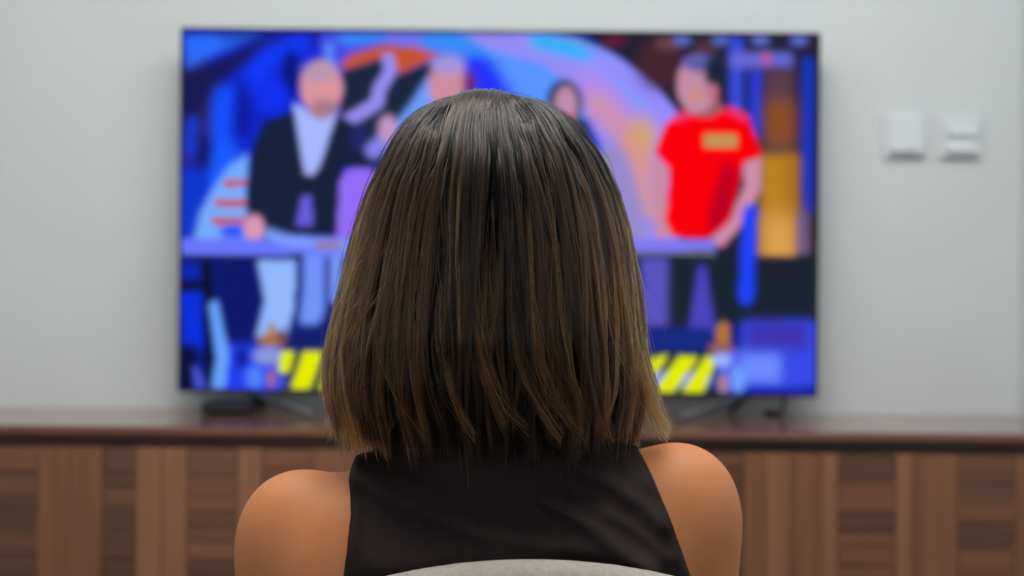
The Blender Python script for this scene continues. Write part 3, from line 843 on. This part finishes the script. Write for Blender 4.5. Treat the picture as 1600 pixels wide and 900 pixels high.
# hair parted at the front and falling beside the face
n = 2600
sg_ = np.where(rng.uniform(0, 1, n) < .55, 1.0, -1.0)[:, None]
a = rng.uniform(.01, .26, (n, 1)); a = a + (A_END + rng.normal(0, .02, (n, 1)) - a) * t
start = math.pi - rng.uniform(0, 1, (n, 1)) ** 2 * .9
th_ = sg_ * (start + (rng.uniform(1.9, 2.28, (n, 1)) - start) * sstep((a - .04) / .34)) + wave(n, .02, 1, 1)
strands.append(shell(th_, a, rng.uniform(-.001, .006, (n, 1)) + .004 * (1 - t)))
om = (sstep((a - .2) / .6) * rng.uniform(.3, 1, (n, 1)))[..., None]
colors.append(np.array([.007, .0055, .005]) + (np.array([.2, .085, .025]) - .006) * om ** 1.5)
radii.append(np.broadcast_to(.0004 * (1 - .5 * t ** 3), (n, K)).copy())
# loose locks lying on top, tapering to pointed tips
def lock(th0, a0, a1, n, spread, drift, dep0, bright, rad=.0003, lift=0.0, hook=0):
    q = rng.uniform(-1, 1, n)[:, None]
    ph, fq = rng.uniform(0, 6.28), rng.uniform(.5, .9)
    path = th0 + drift * (t ** 3 if hook else sstep(t)) + .03 * (np.sin(ph + fq * 6.28 * t) - math.sin(ph)) * t
    wid = spread * (np.sin(np.pi * np.clip(t * .8 + .12, 0, 1)) ** .8) * (1 - .8 * t ** 2.5)
    th_ = path + q * wid + wave(n, .004, 2, .8)
    a = a0 + rng.normal(0, .05, (n, 1)) * (1 - t) + (a1 + rng.normal(0, .012, (n, 1)) - a0) * t
    a = np.clip(a, 0.01, 1)
    d = dep0 + .004 * q ** 2 + .010 * (1 - sstep(t / .2)) + rng.uniform(0, .002, (n, 1)) - lift * t ** 3 + wave(n, .0008, 2, .5)
    strands.append(shell(th_, a, d))
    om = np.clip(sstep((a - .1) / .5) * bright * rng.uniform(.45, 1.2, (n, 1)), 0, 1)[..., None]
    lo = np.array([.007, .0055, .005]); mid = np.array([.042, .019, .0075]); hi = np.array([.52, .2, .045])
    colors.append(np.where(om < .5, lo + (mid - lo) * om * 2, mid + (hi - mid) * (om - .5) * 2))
    radii.append(np.broadcast_to(rad * (1 - .6 * t ** 3), (n, K)) * rng.uniform(.6, 1.2, (n, 1)))
for k in range(70):
    th0 = rng.uniform(-1.65, 1.65)
    ed_ = abs(math.sin(th0))  # locks near the middle back toned darker, shade put into their colour
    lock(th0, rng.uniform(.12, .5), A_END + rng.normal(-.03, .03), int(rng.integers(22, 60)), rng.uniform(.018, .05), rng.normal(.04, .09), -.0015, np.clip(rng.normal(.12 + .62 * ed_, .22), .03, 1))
for k in range(22):                                                                                       # golden tips swept to the right
    th0 = rng.uniform(-.9, .95); w_ = .5 + .5 * np.clip((th0 + .4), 0, 1)
    lock(th0, rng.uniform(.32, .6), A_END + rng.uniform(-.05, .012), int(rng.integers(14, 44)), rng.uniform(.015, .045), w_ * rng.uniform(.12, .46), -.001, rng.uniform(.35, .95), lift=rng.uniform(0, .006), hook=1)
lock(-.27, .18, .62, 46, .03, .02, -.002, .95, .00026); lock(-.22, .22, .7, 24, .016, .05, -.0025, 1.1, .00026)   # bright streak down the middle left
for k in range(7):                                                                                        # flick over the right shoulder
    lock(1.15 + rng.uniform(-.15, .25), .62, A_END + rng.uniform(-.005, .01), 26, .06, rng.uniform(.1, .3), .0, .9, .00022, lift=rng.uniform(.012, .03))
for k in range(130):                                                                                      # thin golden wisps
    th0 = rng.uniform(-1.6, 1.6)
    lock(th0, rng.uniform(.05, .5), A_END + rng.normal(-.08, .08), int(rng.integers(2, 6)), rng.uniform(.003, .014), rng.normal(.03, .10), -.002, np.clip(rng.normal(.22 + .65 * abs(math.sin(th0)), .28), .05, 1.2), .00024)
for k in range(9):                                                                                        # short tips turned out on the left
    lock(-1.3 + rng.uniform(-.2, .2), .7, A_END + rng.uniform(.0, .03), 16, .05, -rng.uniform(.0, .25), .008, .8, .0002, lift=rng.uniform(.008, .018))
for k in range(14):                                                                                       # single hairs crossing the left side
    lock(-.75 + rng.uniform(-.25, .2), .55, A_END - .1 + rng.uniform(-.05, .05), 2, .02, -rng.uniform(.2, .6), -.004, 1.0, .00022)
# raised tuft at the crown, combed from the front over the top
n = 900
u = rng.uniform(-1, 1, n); v = rng.uniform(0, 1, n)
ctl = []
for k, (px, py, d, wd) in enumerate(((752, 178, 1.218, 46), (752, 157, 1.203, 44), (757, 139, 1.172, 40), (752, 152, 1.132, 43), (740, 186, 1.105, 42), (730, 240, 1.085, 38), (730, 310, 1.073, 32), (734, 390, 1.068, 26), (736, 470, 1.068, 22))):
    q = np.array([P(px + uu_ * wd, py + 7 * uu_ ** 2 * (k in (1, 2, 3)), d) for uu_ in u])
    q[:, 1] += (v * .004 + u * u * .004 + max(k - 5, 0) * .0016) * (1 if k > 3 else 0); q[:, 2] -= v * .005 * (1 if k < 5 else 0)
    ctl.append(q)
ctl = np.stack(ctl, 1)
# keep the lower part lying on the surface
end = rng.uniform(.5, .98, n)
tt = t * end[:, None] * (ctl.shape[1] - 1)
i = np.clip(tt.astype(int), 0, ctl.shape[1] - 2); fr = (tt - i)[..., None]
rows = np.arange(n)[:, None]
def cp(k): return ctl[rows, np.clip(k, 0, ctl.shape[1] - 1)]
p0, p1, p2, p3 = cp(i - 1), cp(i), cp(i + 1), cp(i + 2)
p = .5 * (2 * p1 + (p2 - p0) * fr + (2 * p0 - 5 * p1 + 4 * p2 - p3) * fr ** 2 + (3 * p1 - p0 - 3 * p2 + p3) * fr ** 3)
p[..., 0] += wave(n, .0012, 1.2, .3); p[..., 2] += wave(n, .0006, 1.2, .2)
lo = np.array([.008, .0065, .0056]); hi = np.array([.06, .03, .014])
om = (sstep((t - .35) / .6) * rng.uniform(.3, 1, (n, 1)))[..., None]
strands.append(p); colors.append(lo + (hi - lo) * om); radii.append(np.broadcast_to(.0003 * (1 - .6 * t ** 3), (n, K)).copy())

# parting hollows beside the tuft
BODY = np.concatenate(strands[:-1])
for hx, hy, hr, hd in ((686, 184, .0075, .008), (818, 176, .006, .008), (702, 172, .004, .005)):
    hp = P(hx, hy, 1.12)
    wgt = np.exp(-((BODY[..., 0] - hp.x) ** 2 + (BODY[..., 2] - hp.z) ** 2) / hr ** 2) * (BODY[..., 1] < 1.19)
    BODY[..., 1] += hd * wgt; BODY[..., 2] -= hd * .6 * wgt
strands = [BODY, strands[-1]]
PTS = np.concatenate(strands).astype(np.float32); COLS = np.concatenate(colors).astype(np.float32); RAD = np.concatenate(radii).astype(np.float32)
N = len(PTS)
hc = bpy.data.hair_curves.new('strands')
hc.add_curves([K] * N)
hc.attributes['position'].data.foreach_set('vector', PTS.ravel())
ra = hc.attributes.get('radius') or hc.attributes.new('radius', 'FLOAT', 'POINT')
ra.data.foreach_set('value', RAD.ravel())
ca = hc.attributes.new('tint', 'FLOAT_COLOR', 'POINT')
ca.data.foreach_set('color', np.concatenate([COLS.reshape(-1, 3), np.ones((N * K, 1), np.float32)], 1).ravel())
hm = bpy.data.materials.new('hair_strands'); hm.use_nodes = True
nt = hm.node_tree; nt.nodes.clear()
no = nt.nodes.new('ShaderNodeOutputMaterial'); nh = nt.nodes.new('ShaderNodeBsdfHairPrincipled'); na = nt.nodes.new('ShaderNodeAttribute')
na.attribute_name = 'tint'
nh.model = 'CHIANG'; nh.parametrization = 'COLOR'
nh.inputs['IOR'].default_value = 1.42; nh.inputs['Roughness'].default_value = .22; nh.inputs['Radial Roughness'].default_value = .45
nh.inputs['Random Roughness'].default_value = .2
nt.links.new(na.outputs['Color'], nh.inputs['Color']); nt.links.new(nh.outputs[0], no.inputs[0])
hc.materials.append(hm)
ho = bpy.data.objects.new('strands', hc); COL.objects.link(ho); ho.parent = hair
ho['kind'] = 'stuff'

# ------------------------------------------------------------------ chair
ch = tag(empty('chair', (0.012, 1.25, 0)), 'light grey upholstered chair the woman sits on', 'chair')
CT = P(825, 876, 1.02).z
def pad(lo, hi, h, fn):
    Fp = Field(lo, hi, h); g = np.meshgrid(*Fp.ax, indexing='ij'); Fp.f = fn(*g); return Fp.mesh(1)
def rbox2(ax, az, hx, hz, r):
    qx, qz = np.abs(ax) - hx + r, np.abs(az) - hz + r
    return np.hypot(np.maximum(qx, 0), np.maximum(qz, 0)) + np.minimum(np.maximum(qx, qz), 0) - r
def back_fn(x, y, z):
    x = x - .019
    hz = (CT - .47) / 2
    d2 = rbox2(x, z - (.47 + hz) + x * x / .85, .225, hz, .10)
    dy = np.abs(y - (1.022 + (z - CT) * .01 + x * x * .3)) - .024
    r = .02
    return np.hypot(np.maximum(d2 + r, 0), np.maximum(dy + r, 0)) + np.minimum(np.maximum(d2, dy) + r, 0) - r
V, Q = pad((-.26, .96, .42), (.29, 1.16, .93), .005, back_fn)
np_mesh('backrest', V - np.array(ch.location), Q, M['chair_fabric'], ch)
def seat_fn(x, y, z):
    d2 = rbox2(x - .012, y - 1.285, .235, .225, .07)
    dz = np.abs(z - .3905) - .035; r = .02
    return np.hypot(np.maximum(d2 + r, 0), np.maximum(dz + r, 0)) + np.minimum(np.maximum(d2, dz) + r, 0) - r
V, Q = pad((-.26, 1.03, .34), (.29, 1.54, .45), .006, seat_fn)
np_mesh('seat', V - np.array(ch.location), Q, M['chair_fabric'], ch)
for sx in (-1, 1):
    tube('back_post', [rel(ch, q) for q in ((.012 + sx * .12, 1.12, .375), (.012 + sx * .12, 1.045, .43), (.012 + sx * .12, 1.028, .53))], .014, M['chair_leg'], ch)
    for sy in (-1, 1):
        tube('leg', [rel(ch, q) for q in ((.012 + sx * .18, 1.285 + sy * .165, .365), (.012 + sx * .205, 1.285 + sy * .195, 0.0))], [.019, .012], M['chair_leg'], ch)
